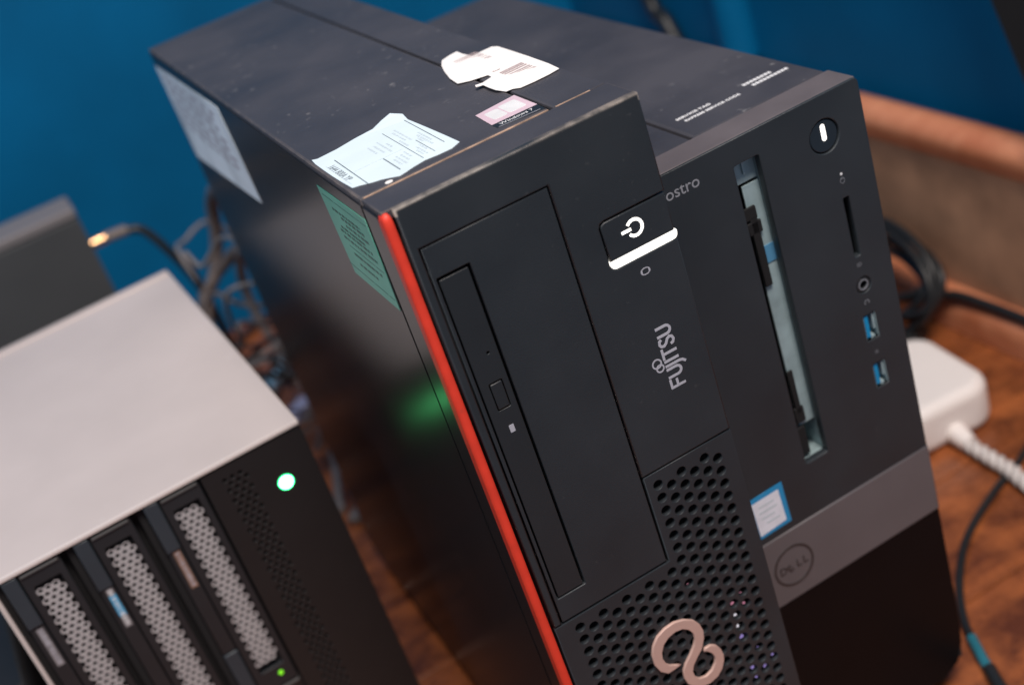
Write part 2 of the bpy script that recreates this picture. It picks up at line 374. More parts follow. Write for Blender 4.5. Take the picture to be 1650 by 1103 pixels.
# ------------------------------------------------------------------ computer with the red strip
T = 340.0
pc = thing('desktop_computer', (0, 0, 0), 0, 'black tower computer with red corner strip and torn white stickers on top', 'computer', 'computers standing on the desk')
FR = lambda u, v, w_: (u, -w_, T + v)
body = box('side_cover', 0, 67.2, 20.2, 346, 9, T, 'metal_worn', pc, bev=1.0)
box('case_edge', 68.4, 88.4, 20.2, 346, 9, T - 0.25, 'metal', pc, bev=0.8)
box('inner_frame', 1.5, 87, 5, 344, 11, T - 1.6, 'hollow', pc)
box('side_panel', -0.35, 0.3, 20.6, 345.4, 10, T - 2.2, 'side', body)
# bezel
bez = plate('bezel_front', [(3.8, -0.1), (88.4, -0.1), (88.4, -33.7), (65.3, -33.7), (63.9, -34.2), (63.2, -35.6), (63.2, -48.9), (63.9, -50.3), (65.3, -50.9), (88.4, -50.9), (88.4, -127.2), (51.35, -127.2), (51.35, -14.5), (6.7, -14.5), (6.7, -164.4), (3.8, -164.4)],
            [], 4, 'plastic_worn', pc, FR, 0.0, bev=0.6)
boxes('bezel_frame', [(0.3, 88.35, 2.4, 19.3, T - 3, T - 0.05), (86, 88.35, 3.9, 19.3, 10, T - 3.1)], 'metal_worn', pc, bev=0.5)
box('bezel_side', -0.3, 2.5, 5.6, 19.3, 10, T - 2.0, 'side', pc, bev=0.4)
box('worn_seam', 1.2, 66.5, 19.32, 19.95, T - 2.2, T + 0.05, 'worn', pc)
box('worn_seam', 69.2, 82.0, 19.32, 19.75, T - 2.2, T - 0.05, 'worn', pc)
bm = bmesh.new()
prof = [(-0.42, 5.4), (-0.42, 1.4), (0.0, 0.45), (1.1, 0.1), (2.2, 0.15), (2.7, 0.7), (2.7, 5.4)]
zs = [(12, 1), (T - 5, 1), (T - 2.6, 0.93), (T - 1.2, 0.7), (T - 0.6, 0.35)]
rings = [[bm.verts.new(Vector((1.5 + (x - 1.5) * k, 2.6 + (yy - 2.6) * k, z)) * S) for x, yy in prof] for z, k in zs]
for a, b in zip(rings, rings[1:]):
    for i in range(len(prof)): bm.faces.new((a[i], a[(i + 1) % 7], b[(i + 1) % 7], b[i]))
bm.faces.new(rings[0]); bm.faces.new(rings[-1])
tag(from_bm('trim_strip', bm, 'red', pc, 60), 'bright red vertical strip down the front corner')
# optical bay
bay = plate('bay_cover', rect(7.25, 50.85, -15.05, -164.1), [rect(8.5, 20.0, -25.7, -154.3, 0.3, 2)], 3, 'plastic', pc, FR, -0.25, bev=0.3)
odd = plate('drive_tray_front', rect(9.15, 19.05, -26.8, -153.7, 0.3, 2), [circ(15.7, -56.1, 0.55, 12), rect(12.2, 17.0, -66.4, -76.8, 0.4, 2)], 3, 'plastic2', pc, FR, -0.45, bev=0.2)
plate('eject_button', rect(12.55, 16.65, -66.9, -76.3, 0.3, 2), [], 2, 'plastic2', odd, FR, -0.30, bev=0.3)
plate('status_mark', rect(13.7, 15.4, -83.1, -85.9, 0.2, 2), [], 0.2, 'print_grey', odd, FR, -0.36)
# power button
btn = plate('power_button', rect(63.6, 88.0, -34.2, -47.75, 1.9, 4, (0, 0, 0, 1)), [], 3, 'plastic', pc, FR, 0.05, bev=0.4)
plate('light_bar', rect(63.3, 88.7, -47.95, -50.75, 1.9, 4, (1, 1, 0, 0)), [], 3, 'glow', btn, FR, 0.15, bev=0.3)
strokes('power_symbol', [arc(74.8, -40.4, 2.75, 215, 505, 18), [(69.9, -40.4), (73.4, -40.4)]], 1.0, 0.25, 'glow', btn, FR, 0.16)
strokes('drive_symbol', [arc(74.2, -56.2, 1.7, 0, 360, 14, 1.15), [(72.9, -57.1), (72.9, -55.3)], [(75.5, -57.0), (75.5, -55.4)]], 0.32, 0.2, 'print_grey', bez, FR, 0.06)
# word mark, reading upwards: s along +z, letter height towards -x
tf = lambda p_: (77.15 - p_[1], -101.1 + p_[0])
H_ = 5.75
let = []
let += [[(0.3, 0), (0.3, H_)], [(0.0, H_ - 0.3), (3.6, H_ - 0.3)], [(0.3, 3.0), (3.0, 3.0)]]                                   # F
U = lambda x: [(x, H_), (x, 2.0)] + arc(x + 1.55, 1.9, 1.55, 180, 360, 8) + [(x + 3.1, 2.0), (x + 3.1, H_)]
let += [U(4.4)]
let += [[(8.9, H_), (8.9, 0.2), (8.6, -1.0), (7.6, -2.1)]]                                                                       # J
let += [[(10.7, 0), (10.7, H_)]]                                                                                                # I
let += [[(13.6, 0), (13.6, H_)], [(11.5, H_ - 0.3), (15.7, H_ - 0.3)]]                                                           # T
let += [[(19.2, H_ - 1.2), (18.7, H_ - 0.35), (17.6, H_ - 0.15), (16.7, H_ - 0.7), (16.5, H_ - 1.7), (17.1, 3.2), (18.5, 2.4), (19.1, 1.4), (18.7, 0.5), (17.6, 0.1), (16.5, 0.6), (16.2, 1.5)]]
let += [U(20.4)]
strokes('word_mark', let, 0.92, 0.2, 'print_grey', bez, FR, 0.06, tf)
strokes('loop_mark', [arc(9.5, 7.65, 1.35, 0, 360, 14), arc(11.6, 8.4, 1.65, 0, 360, 14)], 0.55, 0.2, 'print_grey', bez, FR, 0.06, tf)
# ventilated lower front
hl = []
for k in range(0, 15):
    cx = 80.7 - 4.87 * k
    for j in range(-40, 4):
        cz = -147.15 + 5.65 * j + (2.82 if k % 2 else 0)
        lim = -130.2 if cx > 53.8 else -167.3
        if -322 < cz < lim: hl.append(circ(cx, cz, 1.95, 12))
vent = plate('vent_panel', [(3.8, -164.9), (51.85, -164.9), (51.85, -127.75), (88.4, -127.75), (88.4, -329), (3.8, -329)], hl, 2.2, 'plastic', pc, FR, 0.0, bev=0.18)
em = [(43.49, -208.93), (40.58, -209.34), (37.47, -209.42), (34.89, -206.69), (33.53, -202.54), (33.73, -197.8), (35.22, -194.34), (37.91, -191.4), (41.69, -189.91), (45.72, -189.61), (49.62, -190.91), (53.17, -193.51), (55.04, -196.69), (55.74, -200.29), (55.09, -203.69), (52.98, -207.85), (50.28, -210.2), (48.06, -212.53), (46.9, -214.93), (47.14, -217.97), (48.75, -220.04), (51.42, -220.69), (54.2, -219.79), (56.23, -217.63), (57.11, -215.03), (56.29, -212.3), (54.66, -210.26), (53.3, -209.4), (54.24, -208.38), (56.71, -208.52), (58.82, -210.0), (60.23, -212.93), (60.63, -216.08), (60.11, -218.58), (58.44, -221.74), (55.92, -223.93), (52.16, -224.86), (48.83, -224.27), (46.16, -222.52), (43.59, -219.39), (42.81, -215.58), (43.49, -212.13), (45.03, -210.03), (48.02, -207.19), (50.41, -204.28), (51.55, -201.92), (51.52, -198.77), (50.21, -196.31), (47.99, -194.43), (45.11, -193.81), (41.86, -194.49), (39.37, -196.21), (37.8, -198.93), (37.29, -201.71), (37.95, -204.64), (39.26, -206.45), (41.6, -207.94)]
tag(plate('loop_emblem', em, [], 1.3, 'emblem', pc, FR, 1.2, bev=0.25), 'champagne coloured open loop emblem on the vent panel')
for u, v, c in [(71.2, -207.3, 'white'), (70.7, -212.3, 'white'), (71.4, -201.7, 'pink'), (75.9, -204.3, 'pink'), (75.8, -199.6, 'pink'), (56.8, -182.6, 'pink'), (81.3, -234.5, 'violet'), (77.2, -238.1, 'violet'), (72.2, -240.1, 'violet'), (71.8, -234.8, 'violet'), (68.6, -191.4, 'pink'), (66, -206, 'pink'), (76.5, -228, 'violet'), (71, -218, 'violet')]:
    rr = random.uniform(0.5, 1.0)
    plate('indicator_light', circ(u + 0.5, v + 0.6, rr, 10), [], 0.6, 'glint_' + c, pc, FR, -3.2)  # emissive dots imitate coloured reflections in the vent holes
boxes('foot', [(8, 22, 8, 24, 0, 9.2)], 'rubber', pc, bev=1.5)
for fx, fy in ((66, 8), (8, 318), (66, 318)): box('foot', fx, fx + 14, fy, fy + 16, 0, 9.2, 'rubber', pc, bev=1.5)
# --- labels on this computer
Z0 = T + 0.28
st1 = [(1.6, 72.3), (3.3, 70.9), (10.7, 71.6), (18.3, 73.8), (25.7, 75.0), (30.4, 78.1), (34.5, 79.6), (37.2, 74.4), (36.6, 68.5), (37.3, 52.8), (37.8, 39.3), (38.1, 27.2), (34.3, 25.0), (29.6, 25.2), (25.1, 25.9), (20.6, 24.8), (17.8, 23.7), (15.1, 22.9), (13.4, 24.4), (10.4, 26.9), (7.1, 28.4), (4.0, 30.5), (1.9, 31.3), (1.4, 40.8), (1.2, 49.2), (1.15, 56.4), (1.2, 67.1)]
s1 = plate('sticker', st1, [], 0.3, 'paper_blue', pc, TOP, Z0, fn=lambda u, v: 1.2 * max(0, (v - 70) / 10) * max(0, (u - 26) / 10))
tag(s1, 'pale blue torn printed form sticker')
plate('sticker_scrap', circ(11.1, 22.2, 1.1, 9, 1.2), [], 0.3, 'paper_white', s1, TOP, Z0)
rects_print('printed_rule', [(6.3, 6.65, 27.5, 62), (17.2, 17.6, 27.5, 43), (25.6, 25.85, 28, 66), (30.2, 30.45, 29, 46), (35.2, 35.5, 33, 70)], 'ink', s1, TOP, Z0 + 0.05, rot=math.radians(-0.5), org=(20, 50))
rects_print('printed_rule', [(7.2, 24.6, 43.4, 43.6), (2.6, 2.8, 34, 60)], 'ink_faint', s1, TOP, Z0 + 0.05)
TXD = lambda u, v, w_: (v, -u, w_)          # letters reading towards -y, tops towards +x
text('printed_text', '1644 800A YP', 3.6, 'ink', s1, (-58.5, 2.6), TXD, Z0 + 0.05, xs=0.95, depth=0.06)
bars = []
for bx, by0, by1 in [(21.5, 46, 60), (19.6, 48, 58), (17.7, 50, 59), (23.2, 50, 55), (28.2, 50, 62), (29.6, 48, 64), (26.8, 44, 52), (33.6, 40, 52), (32.4, 36, 50), (31.4, 42, 47), (20.6, 30, 40), (22.2, 32, 40), (19.2, 31, 38), (23.8, 34, 41), (28.0, 30, 40), (26.9, 31, 37), (29.4, 34, 41)]:
    yy = by0
    while yy < by1:
        ln = random.uniform(0.6, 1.8); bars.append((bx - 0.35, bx + 0.35, yy, min(yy + ln, by1))); yy += ln + random.uniform(0.3, 0.7)
rects_print('printed_text', bars, 'ink_faint', s1, TOP, Z0 + 0.05)
st2 = [(69.7, 113.8), (73.9, 115.9), (77.3, 116.5), (77.2, 110.4), (78.0, 103.3), (82.3, 103.7), (86.4, 103.6), (87.7, 100.7), (87.8, 90.2), (87.8, 74.5), (87.5, 58.7), (86.8, 49.6), (82.4, 48.8), (76.6, 48.5), (71.2, 48.9), (69.4, 51.2), (67.0, 51.6), (64.8, 54.8), (64.5, 59.6), (64.8, 64.9), (62.2, 65.1), (62.7, 66.9), (66.3, 69.0), (71.1, 71.7), (71.4, 75.6), (68.7, 76.5), (65.1, 77.2), (61.2, 79.6), (62.0, 88.2), (64.5, 99.3), (66.8, 107.2)]
s2 = plate('sticker', st2, [], 0.35, 'paper_white', pc, TOP, Z0 + 0.1, fn=lambda u, v: 1.3 * max(0, min(1, (67 - u) / 3)) if v < 70 else 0.5 * max(0, min(1, (68 - u) / 5)))
tag(s2, 'white torn barcode sticker with a ragged peeled notch')
br = []
for y0_, y1_, x0_, x1_ in [(92, 106, 72, 81.5), (55, 71, 74, 83)]:
    yy = y0_
    while yy < y1_:
        ww = random.choice((0.35, 0.6, 1.0)); br.append((x0_, x1_, yy, yy + ww)); yy += ww + random.choice((0.6, 0.9, 1.4))
rects_print('barcode', br, 'ink_warm', s2, TOP, Z0 + 0.24, rot=math.radians(2), org=(78, 80))
text('printed_text', 'RU', 4.2, 'ink_warm', s2, (-80.5, 73.5), TXD, Z0 + 0.3, depth=0.06)
text('printed_text', '352', 3.2, 'ink_warm', s2, (-98, 66.5), TXD, Z0 + 0.3, depth=0.06)
hs = plate('sticker', [(50.4, 24.0), (66.6, 21.6), (67.0, 28.0), (67.0, 45.3), (51.2, 43.1), (50.2, 28.6)], [], 0.2, 'plastic2', pc, TOP, T + 0.12)
tag(hs, 'small pink and black hologram sticker')
plate('hologram', [(50.4, 28.6), (66.9, 28.0), (66.9, 45.2), (51.2, 43.1)], [], 0.1, 'holo', hs, TOP, T + 0.17)
plate('hologram_window', rect(53.0, 58.0, 31.5, 40.5, 1.0), [], 0.1, 'holo2', hs, TOP, T + 0.21)
plate('hologram_window', rect(58.6, 65.0, 31.5, 41.5, 1.0), [], 0.1, 'holo2', hs, TOP, T + 0.21)
text('printed_text', 'Windows 7', 2.7, 'print_white', hs, (52.2, 25.4), TOP, T + 0.18, xs=0.95, depth=0.06, rot=math.radians(-1.5))
rects_print('printed_rule', [(51.0, 65.5, 24.3, 24.5)], 'print_grey', hs, TOP, T + 0.18, rot=math.radians(-6), org=(51, 24.4))
gs = plate('sticker', [(-69.9, 332.6), (-20.9, 333.0), (-21.5, 300.1), (-65.3, 300.0)], [], 0.25, 'paper_green', pc, LEFT, 0.55)
tag(gs, 'green printed label on the left side')
bars = []
for row, zz in enumerate([330.2, 326.5, 324.8, 322.6, 320.4, 318.6, 316.2, 313.5, 311.0, 307.6, 303.6]):
    u = -67 if row in (0, 10) else -60 + random.uniform(0, 12)
    end = -23 if row in (0, 7, 10) else -26 - random.uniform(0, 8)
    while u < end:
        ln = random.uniform(1.2, 4.0) if row not in (0, 7, 10) else 12
        bars.append((u, min(u + ln, end), zz - (0.12 if row in (0, 7, 10) else 0.5), zz + (0.12 if row in (0, 7, 10) else 0.5))); u += ln + random.uniform(0.5, 1.4)
rects_print('printed_text', bars, 'ink_green', gs, LEFT, 0.6)
ws = plate('sticker', [(-344.5, 331.6), (-207, 334.6), (-197.5, 291.2), (-338, 281.5)], [], 0.3, 'paper_side', pc, LEFT, 0.55)
tag(ws, 'large pale label near the rear of the left side')
bars = []
for zz in (328, 324, 320, 315, 311, 307, 303):
    u = -330
    while u < -225:
        ln = random.uniform(6, 16); bars.append((u, u + ln, zz - 1.2, zz + 1.2)); u += ln + random.uniform(3, 9)
rects_print('printed_text', bars, 'print_grey', ws, LEFT, 0.62)

# ------------------------------------------------------------------ computer with the grey band
D = 299.3
dl = thing('desktop_computer', (89.2, 25.6, 0), 0.008, 'shorter charcoal tower computer with taupe grey band and empty drive slot', 'computer', 'computers standing on the desk')
DF = lambda u, v, w_: (u, -w_, D + v)
DT = lambda u, v, w_: (u, v, D + w_)
box('case_cover', 35.9, 95.6, 16.2, 305, 10, D - 0.6, 'metal', dl, bev=1.6)
box('case_edge', 0.3, 34.9, 16.2, 305, 10, D - 0.7, 'metal', dl, bev=0.8)
box('inner_frame', 1.5, 30, 4, 303, 12, D - 2.5, 'hollow', dl)
box('inner_frame', 60, 94, 22, 303, 12, D - 2.5, 'hollow', dl)
box('inner_frame', 29, 61, 45, 300, 12, D - 2.6, 'hollow', dl)
boxes('bezel_frame', [(0.1, 3, 2.5, 16, 14, D - 3), (92.8, 95.9, 2.5, 16, 14, D - 3.2)], 'dplastic', dl, bev=0.8)
tr = box('top_trim', 0, 95.6, 0.8, 15.8, D - 3, D, 'dtrim', dl, bev=0.7)
usbs = [(-92.2, -103.6), (-114.4, -125.4)]
hol = [rect(39.4, 50.2, -9.8, -139.8, 0.8, 3), circ(77.9, -15.6, 6.5, 32), rect(80.2, 82.9, -41.8, -66.8, 0.5, 2), circ(81.6, -79.3, 3.4, 20)]
hol += [rect(78.3, 84.2, a, b, 0.4, 2) for a, b in usbs]
fp = plate('bezel_front', rect(0, 96, 0 - 0.2, -163.9, 2.2, 4, (0, 0, 1, 0)), hol, 3.5, 'dplastic', dl, DF, 0.0, bev=0.35)
# empty optical drive slot
slot = boxes('drive_cage', [(51.2, 52.2, 3.6, 40, D - 141, D - 8), (37, 52, 40, 41, D - 141, D - 8), (37, 51.1, 3.6, 40, D - 142, D - 140.6), (37, 51.1, 3.6, 40, D - 9.4, D - 8)], 'steel', dl)
box('cage_wall', 36.6, 37.6, 3.6, 40, D - 141, D - 8, 'hollow', slot)
box('cage_rail', 43.6, 50.9, 5.2, 6.2, D - 126, D - 21, 'steel', slot, bev=0.3)
box('cage_wall', 37.7, 42.6, 13.0, 14, D - 140, D - 20, 'hollow', slot)
box('cage_rail', 40.0, 51.0, 5.6, 6.6, D - 20, D - 10.5, 'steel', slot, bev=0.3)
box('cage_tab', 45.2, 46.2, 4.6, 5.5, D - 16.5, D - 10.8, 'steel', slot)
for z0_, z1_, x0_, x1_ in ((-34, -29, 40, 46.5), (-62, -33, 43.0, 46.2), (-40, -35, 41.5, 47.4), (-120, -100, 43.0, 45.4), (-124, -117, 42.0, 46.4), (-139, -126, 40.8, 45.0)):
    box('cage_slot', x0_, x1_, 3.9, 5.0, D + z0_, D + z1_, 'hollow', slot, bev=0.4)
box('cage_mark', 46.6, 50.8, 4.8, 5.1, D - 53.5, D - 46.5, 'bluetape', slot)
# power button, ports, prints
pb = plate('power_button', circ(77.9, -15.6, 6.15, 32), [], 3, 'button_gloss', dl, DF, -0.5, bev=0.5)
plate('button_light', rect(77.0, 78.9, -17.4, -11.0, 0.9, 4), [], 0.3, 'glow', pb, DF, -0.42)
plate('drive_light', circ(81.5, -32.2, 0.55, 10), [], 0.3, 'print_white', fp, DF, 0.06)
strokes('port_symbol', [arc(81.5, -34.8, 0.95, 0, 360, 12, 1.15), [(80.6, -34.2), (82.4, -34.2)]], 0.22, 0.15, 'print_dim', fp, DF, 0.06)
box('card_slot', 79.6, 83.4, 5, 12, D - 67.5, D - 41, 'hollow', dl)
box('card_contact', 82.0, 82.7, 3.6, 9, D - 66, D - 42.5, 'plastic2', dl)
text('port_symbol', 'SD', 2.0, 'print_dim', fp, (80.2, -71.0), DF, 0.06)
jk = plate('audio_jack', circ(81.6, -79.3, 3.2, 20), [circ(81.6, -79.3, 1.75, 16)], 3, 'plastic2', dl, DF, -0.25, bev=0.4)
plate('jack_ring', circ(81.6, -79.3, 2.3, 18), [circ(81.6, -79.3, 1.7, 18)], 0.4, 'print_dim', jk, DF, -0.15)
box('jack_socket', 79, 84.2, 3.6, 12, D - 82, D - 76.6, 'hollow', dl)
strokes('port_symbol', [arc(81.4, -87.0, 1.0, -40, 220, 10), [(80.4, -87.6), (80.4, -86.8)], [(82.4, -87.6), (82.4, -86.8)]], 0.4, 0.15, 'print_dim', fp, DF, 0.06)
for a, b in usbs:
    u = boxes('usb_port', [(78.15, 78.5, 0.4, 10, D + b - 0.1, D + a + 0.1), (84.0, 84.35, 0.4, 10, D + b - 0.1, D + a + 0.1), (78.5, 84.0, 0.4, 10, D + b - 0.35, D + b), (78.5, 84.0, 0.4, 10, D + a, D + a + 0.35)], 'steel', dl)
    box('port_tongue', 78.9, 80.7, 0.7, 9, D + b + 1.2, D + a - 0.7, 'usb_blue', u)
    box('port_spring', 82.8, 83.7, 1.0, 8, D + b + 3.6, D + a - 1.0, 'steel', u)
    box('port_spring', 80.6, 82.6, 0.8, 5, D + b + 0.2, D + b + 1.3, 'steel', u)
    box('port_back', 78.0, 84.4, 10.1, 11, D + b - 0.5, D + a + 0.5, 'hollow', u)
text('port_symbol', 'SS', 1.9, 'print_dim', fp, (80.4, -110.2), DF, 0.06, rot=0.0)
text('word_mark', 'vostro', 6.3, 'print_mid', fp, (8.3, -10.0), DF, 0.06, xs=1.02, bold=0.02)
sk = plate('sticker', [(11.3, -141.0), (26.6, -140.6), (26.9, -160.2), (11.8, -160.6)], [], 0.25, 'intel_blue', dl, DF, 0.25)
tag(sk, 'small white square sticker with blue border')
plate('sticker_face', [(11.5, -143.2), (24.3, -142.9), (24.8, -158.3), (12.0, -159.3)], [], 0.1, 'intel_white', sk, DF, 0.32)
rects_print('printed_text', [(14, 21.5, -146.6, -146.0), (13.6, 22.2, -149.4, -148.7), (14.2, 20.6, -152.2, -151.6), (16, 22.4, -155, -154.4)], 'ink_faint', sk, DF, 0.36)
bd = plate('grey_band', rect(0.1, 96.1, -164.1, -196.9), [], 4, 'dband', dl, DF, 0.5, bev=0.5)
lg = plate('round_logo', circ(22.8, -180.7, 9.6, 40), [circ(22.8, -180.7, 8.6, 40)], 0.3, 'logo', bd, DF, 0.66)
for ch, ux, rt, uz in (('D', 15.6, 0, -182.6), ('E', 20.4, 0.5, -183.6), ('L', 23.9, 0, -182.6), ('L', 27.1, 0, -182.6)):
    text('logo_letter', ch, 5.0, 'logo', bd, (ux, uz), DF, 0.64, rot=rt, bold=0.08)
plate('lower_front', [(0.2, -197.1), (96.0, -197.1), (95.8, -262), (94.8, -274), (91, -284), (82, -288.5), (6, -288.5), (0.2, -284)], [], 4, 'dgloss', dl, DF, 0.0, bev=0.5)
text('printed_text', 'SERVICE TAG', 2.35, 'print_white', tr, (42.0, 36.2), DT, -0.5, xs=1.1, bold=0.06)
text('printed_text', 'EXPRESS SERVICE CODE', 2.35, 'print_white', tr, (43.2, 32.0), DT, -0.5, xs=0.98, bold=0.06)
bars = []
for x0_, x1_, yy in ((73.2, 85.2, 37.4), (75.0, 91.0, 33.6)):
    u = x0_
    while u < x1_: bars.append((u, u + 1.3, yy, yy + 1.9)); u += 1.65
rects_print('printed_text', bars, 'print_white', tr, DT, -0.5)
for fx, fy in ((8, 10), (74, 10), (8, 270), (74, 270)): box('foot', fx, fx + 14, fy, fy + 16, 0, 10.4, 'rubber', dl, bev=1.5)

# ------------------------------------------------------------------ storage enclosure
N = 232.7
ns = thing('storage_enclosure', (-29.8, 158.3, 0), 0.029, 'silver topped drive enclosure with meshed drive trays and round green light', 'drive enclosure')
NF = lambda u, v, w_: (u, -w_, N + v)
ns.scale = (0.911, 0.911, 0.911)
sh = box('top_cover', -153, 0, -1.5, 259, N - 2.3, N, 'alu', ns, bev=0.7)
box('top_lip', -152.4, -0.6, 252.5, 258.6, N - 0.2, N + 1.3, 'alu', sh, bev=0.6)
box('front_lip', -152.8, -0.2, -2.0, -1.0, N - 2.2, N - 0.15, 'alu_edge', sh, bev=0.35)
box('side_wall', -153, -151, -1.5, 259, 4, N - 2.4, 'alu', ns, bev=0.5)
box('side_wall', -2, 0, 3, 259, 4, N - 2.4, 'nplastic', ns, bev=0.5)
box('inner_frame', -150.8, -2.2, 6, 255, 5, N - 2.6, 'hollow', ns)
box('rear_panel', -150.8, -2.2, 255.2, 258.8, 5, N - 2.6, 'nplastic', ns)
hl = []
for j in range(70):
    for k in range(3):
        cx = -42.0 + 4.0 * k + (2.0 if j % 2 else 0); cz = -10.5 - 3.0 * j
        hl.append(circ(cx, cz, 1.1, 6))
hl.append(circ(-17.0, -27.0, 3.9, 28))
fpn = plate('control_panel', rect(-51.6, 0, -3.0, -227, 0.6, 2), hl, 3, 'nplastic', ns, NF, 1.0, bev=0.25)
lb = plate('power_light', circ(-17.0, -27.0, 3.75, 28), [circ(-17.0, -27.0, 3.35, 28)], 2, 'led_halo', ns, NF, 0.95)
plate('light_lens', circ(-17.0, -27.0, 3.3, 28), [], 2, 'led_green', lb, NF, 1.15, bev=0.5)
box('base_panel', -150.9, -51.8, 1, 5, 5, N - 129.5, 'nplastic', ns, bev=0.4)
box('base_ridge', -149.0, -53.0, 0.1, 1.2, N - 131.8, N - 130.0, 'ridge', ns, bev=0.4)
def hexmesh(name, x0, z_top, rows, cols, mt, parent, w0):
    px, pz, h = 3.62, 2.95, 1.0; bm = bmesh.new(); seen = {}
    def vert(x, z, w_):
        k = (round(x, 2), round(z, 2), w_)
        if k not in seen: seen[k] = bm.verts.new(Vector(NF(x, z, w_)) * S)
        return seen[k]
    for j in range(rows):
        for k in range(cols):
            cx = x0 + px * k + (px / 2 if j % 2 else 0); cz = z_top - pz * j
            R_ = pz / 1.5
            out = [(cx + R_ * math.sin(math.radians(60 * i)) * px / (R_ * math.sqrt(3)), cz + R_ * math.cos(math.radians(60 * i))) for i in range(6)]
            inn = [(cx + 1.28 * math.sin(math.radians(60 * i)), cz + 1.28 * math.cos(math.radians(60 * i))) for i in range(6)]
            of = [vert(x, z, w0) for x, z in out]; if_ = [bm.verts.new(Vector(NF(x, z, w0)) * S) for x, z in inn]
            ib = [bm.verts.new(Vector(NF(x, z, w0 - h)) * S) for x, z in inn]
            for i in range(6):
                i2 = (i + 1) % 6
                bm.faces.new((of[i], of[i2], if_[i2], if_[i])); bm.faces.new((if_[i], if_[i2], ib[i2], ib[i]))
    return from_bm(name, bm, mt, parent)
for i in range(3):
    xb = -139.8 + 33.85 * i
    lab = ['tray carrying a grey and blue strip label', 'tray carrying a bright blue and white strip label', 'tray carrying a brown orange strip label and green light'][i]
    tr_ = plate('drive_tray', rect(xb - 0.4, xb + 19.2, -3.2, -128.5, 0.5, 2), [rect(xb + 3.6, xb + 16.0, -12.5, -116.5, 0.4, 2)], 3, 'tray', ns, NF, 0.2, bev=0.3)
    tag(tr_, lab)
    box('tray_back', xb + 3.0, xb + 16.5, 2.6, 3.2, N - 117, N - 12, 'hollow', tr_)
    hexmesh('mesh_grille', xb + 4.9, -15.8, 33, 3, 'mesh', tr_, 0.35)
    box('latch_ridge', xb + 0.4, xb + 18.2, -1.2, -0.15, N - 5.4, N - 4.2, 'ridge', tr_, bev=0.35)
    lv = plate('lever', rect(xb - 7.9, xb - 0.9, -3.2, -30.5, 0.5, 2), [], 3, 'lever', tr_, NF, 1.4, bev=0.5)
    plate('lever_arm', rect(xb - 7.7, xb - 0.9, -30.8, -95.5, 0.5, 2), [], 3, 'tray', tr_, NF, 0.5, bev=0.4)
    plate('lever_catch', rect(xb - 7.9, xb - 0.9, -96.0, -128.5, 0.5, 2), [], 3, 'lever', tr_, NF, 1.0, bev=0.5)
    box('gap', xb - 11.5, xb - 8.1, 1.8, 5, N - 129, N - 3, 'hollow', tr_)
    dx = xb - 5.6
    segs = [[(-32.2, -36.0, 'lab_grey'), (-36.1, -45, 'lab_grey'), (-45.1, -54.5, 'lab_grey')], [(-31.4, -35, 'lab_grey'), (-35.1, -47.5, 'lab_blue'), (-47.6, -54.2, 'lab_grey')], [(-31.4, -44, 'lab_orange'), (-44.1, -53.2, 'lab_orange')]][i]
    for a, b, c in segs: plate('strip_label', rect(dx, dx + 3.4, a, b, 0.2, 2), [], 0.15, c, lv, NF, 0.66)
    bars = []; zz = segs[0][0] - 0.8
    while zz > segs[-1][1] + 1.5:
        bars.append((dx + 0.7, dx + 2.7, zz - random.uniform(0.35, 0.8), zz)); zz -= random.uniform(1.1, 1.8)
    rects_print('printed_text', bars, 'print_white' if i == 1 else 'print_grey', lv, NF, 0.7)
    if i == 2: plate('activity_light', circ(xb + 12.4, -121.4, 1.15, 16), [], 0.6, 'led_small', tr_, NF, 0.6)
for fx, fy in ((-145, 6), (-18, 6), (-145, 236), (-18, 236)): box('foot', fx, fx + 12, fy, fy + 12, 0, 5.2, 'rubber', ns, bev=1.2)

# ------------------------------------------------------------------ white power adapter with cord
ad = thing('power_adapter', (306, 200, 0), math.radians(-6), 'white rounded power adapter with twisted white cord beside the desk board', 'power adapter')
bm = bmesh.new(); bmesh.ops.create_cube(bm, size=1)
for v in bm.verts: v.co = Vector((v.co.x * 64, v.co.y * 74, 15.3 + v.co.z * 30))
bmesh.ops.bevel(bm, geom=[e for e in bm.edges if abs(e.verts[0].co.z - e.verts[1].co.z) > 1], offset=17, segments=8, affect='EDGES', profile=0.5)
bmesh.ops.bevel(bm, geom=[e for e in bm.edges if abs(e.verts[0].co.z - e.verts[1].co.z) < 0.1 and abs(e.verts[0].co.z - 15.3) > 14], offset=7, segments=6, affect='EDGES', profile=0.5)
for v in bm.verts: v.co *= S
from_bm('adapter_body', bm, 'white_plastic', ad, 40)
rz = Matrix.Rotation(math.radians(6), 3, 'Z')
cl = catmull([rz @ (Vector(p_) - Vector((306, 200, 0))) for p_ in [(304, 178, 9), (302, 158, 5.6), (301, 140, 5.2), (300, 120, 5.2), (297, 100, 5.2), (300, 70, 5.2), (310, 40, 5.2)]], 24)
bm = bmesh.new()
for ph in (0, math.pi):
    path = []; dist = 0
    for i, p_ in enumerate(cl):
        if i: dist += (p_ - cl[i - 1]).length
        d = (cl[min(i + 1, len(cl) - 1)] - cl[max(i - 1, 0)]).normalized(); a = Vector((0, 0, 1)); b = d.cross(a).normalized(); a = b.cross(d)
        an = dist / 13.0 * 2 * math.pi + ph
        path.append(p_ + (a * math.cos(an) + b * math.sin(an)) * 2.1)
    bm_tube(bm, path, 2.6, 8)
from_bm('cord', bm, 'white_braid', ad, 50)
bm = bmesh.new(); bm_tube(bm, [rz @ (Vector(p_) - Vector((306, 200, 0))) for p_ in [(303.5, 186, 13), (303.5, 170, 9), (302.5, 158, 6.5), (302, 152, 5.6)]], lambda t: 8.0 - 3.0 * t, 12)
from_bm('strain_relief', bm, 'white_plastic', ad, 50)

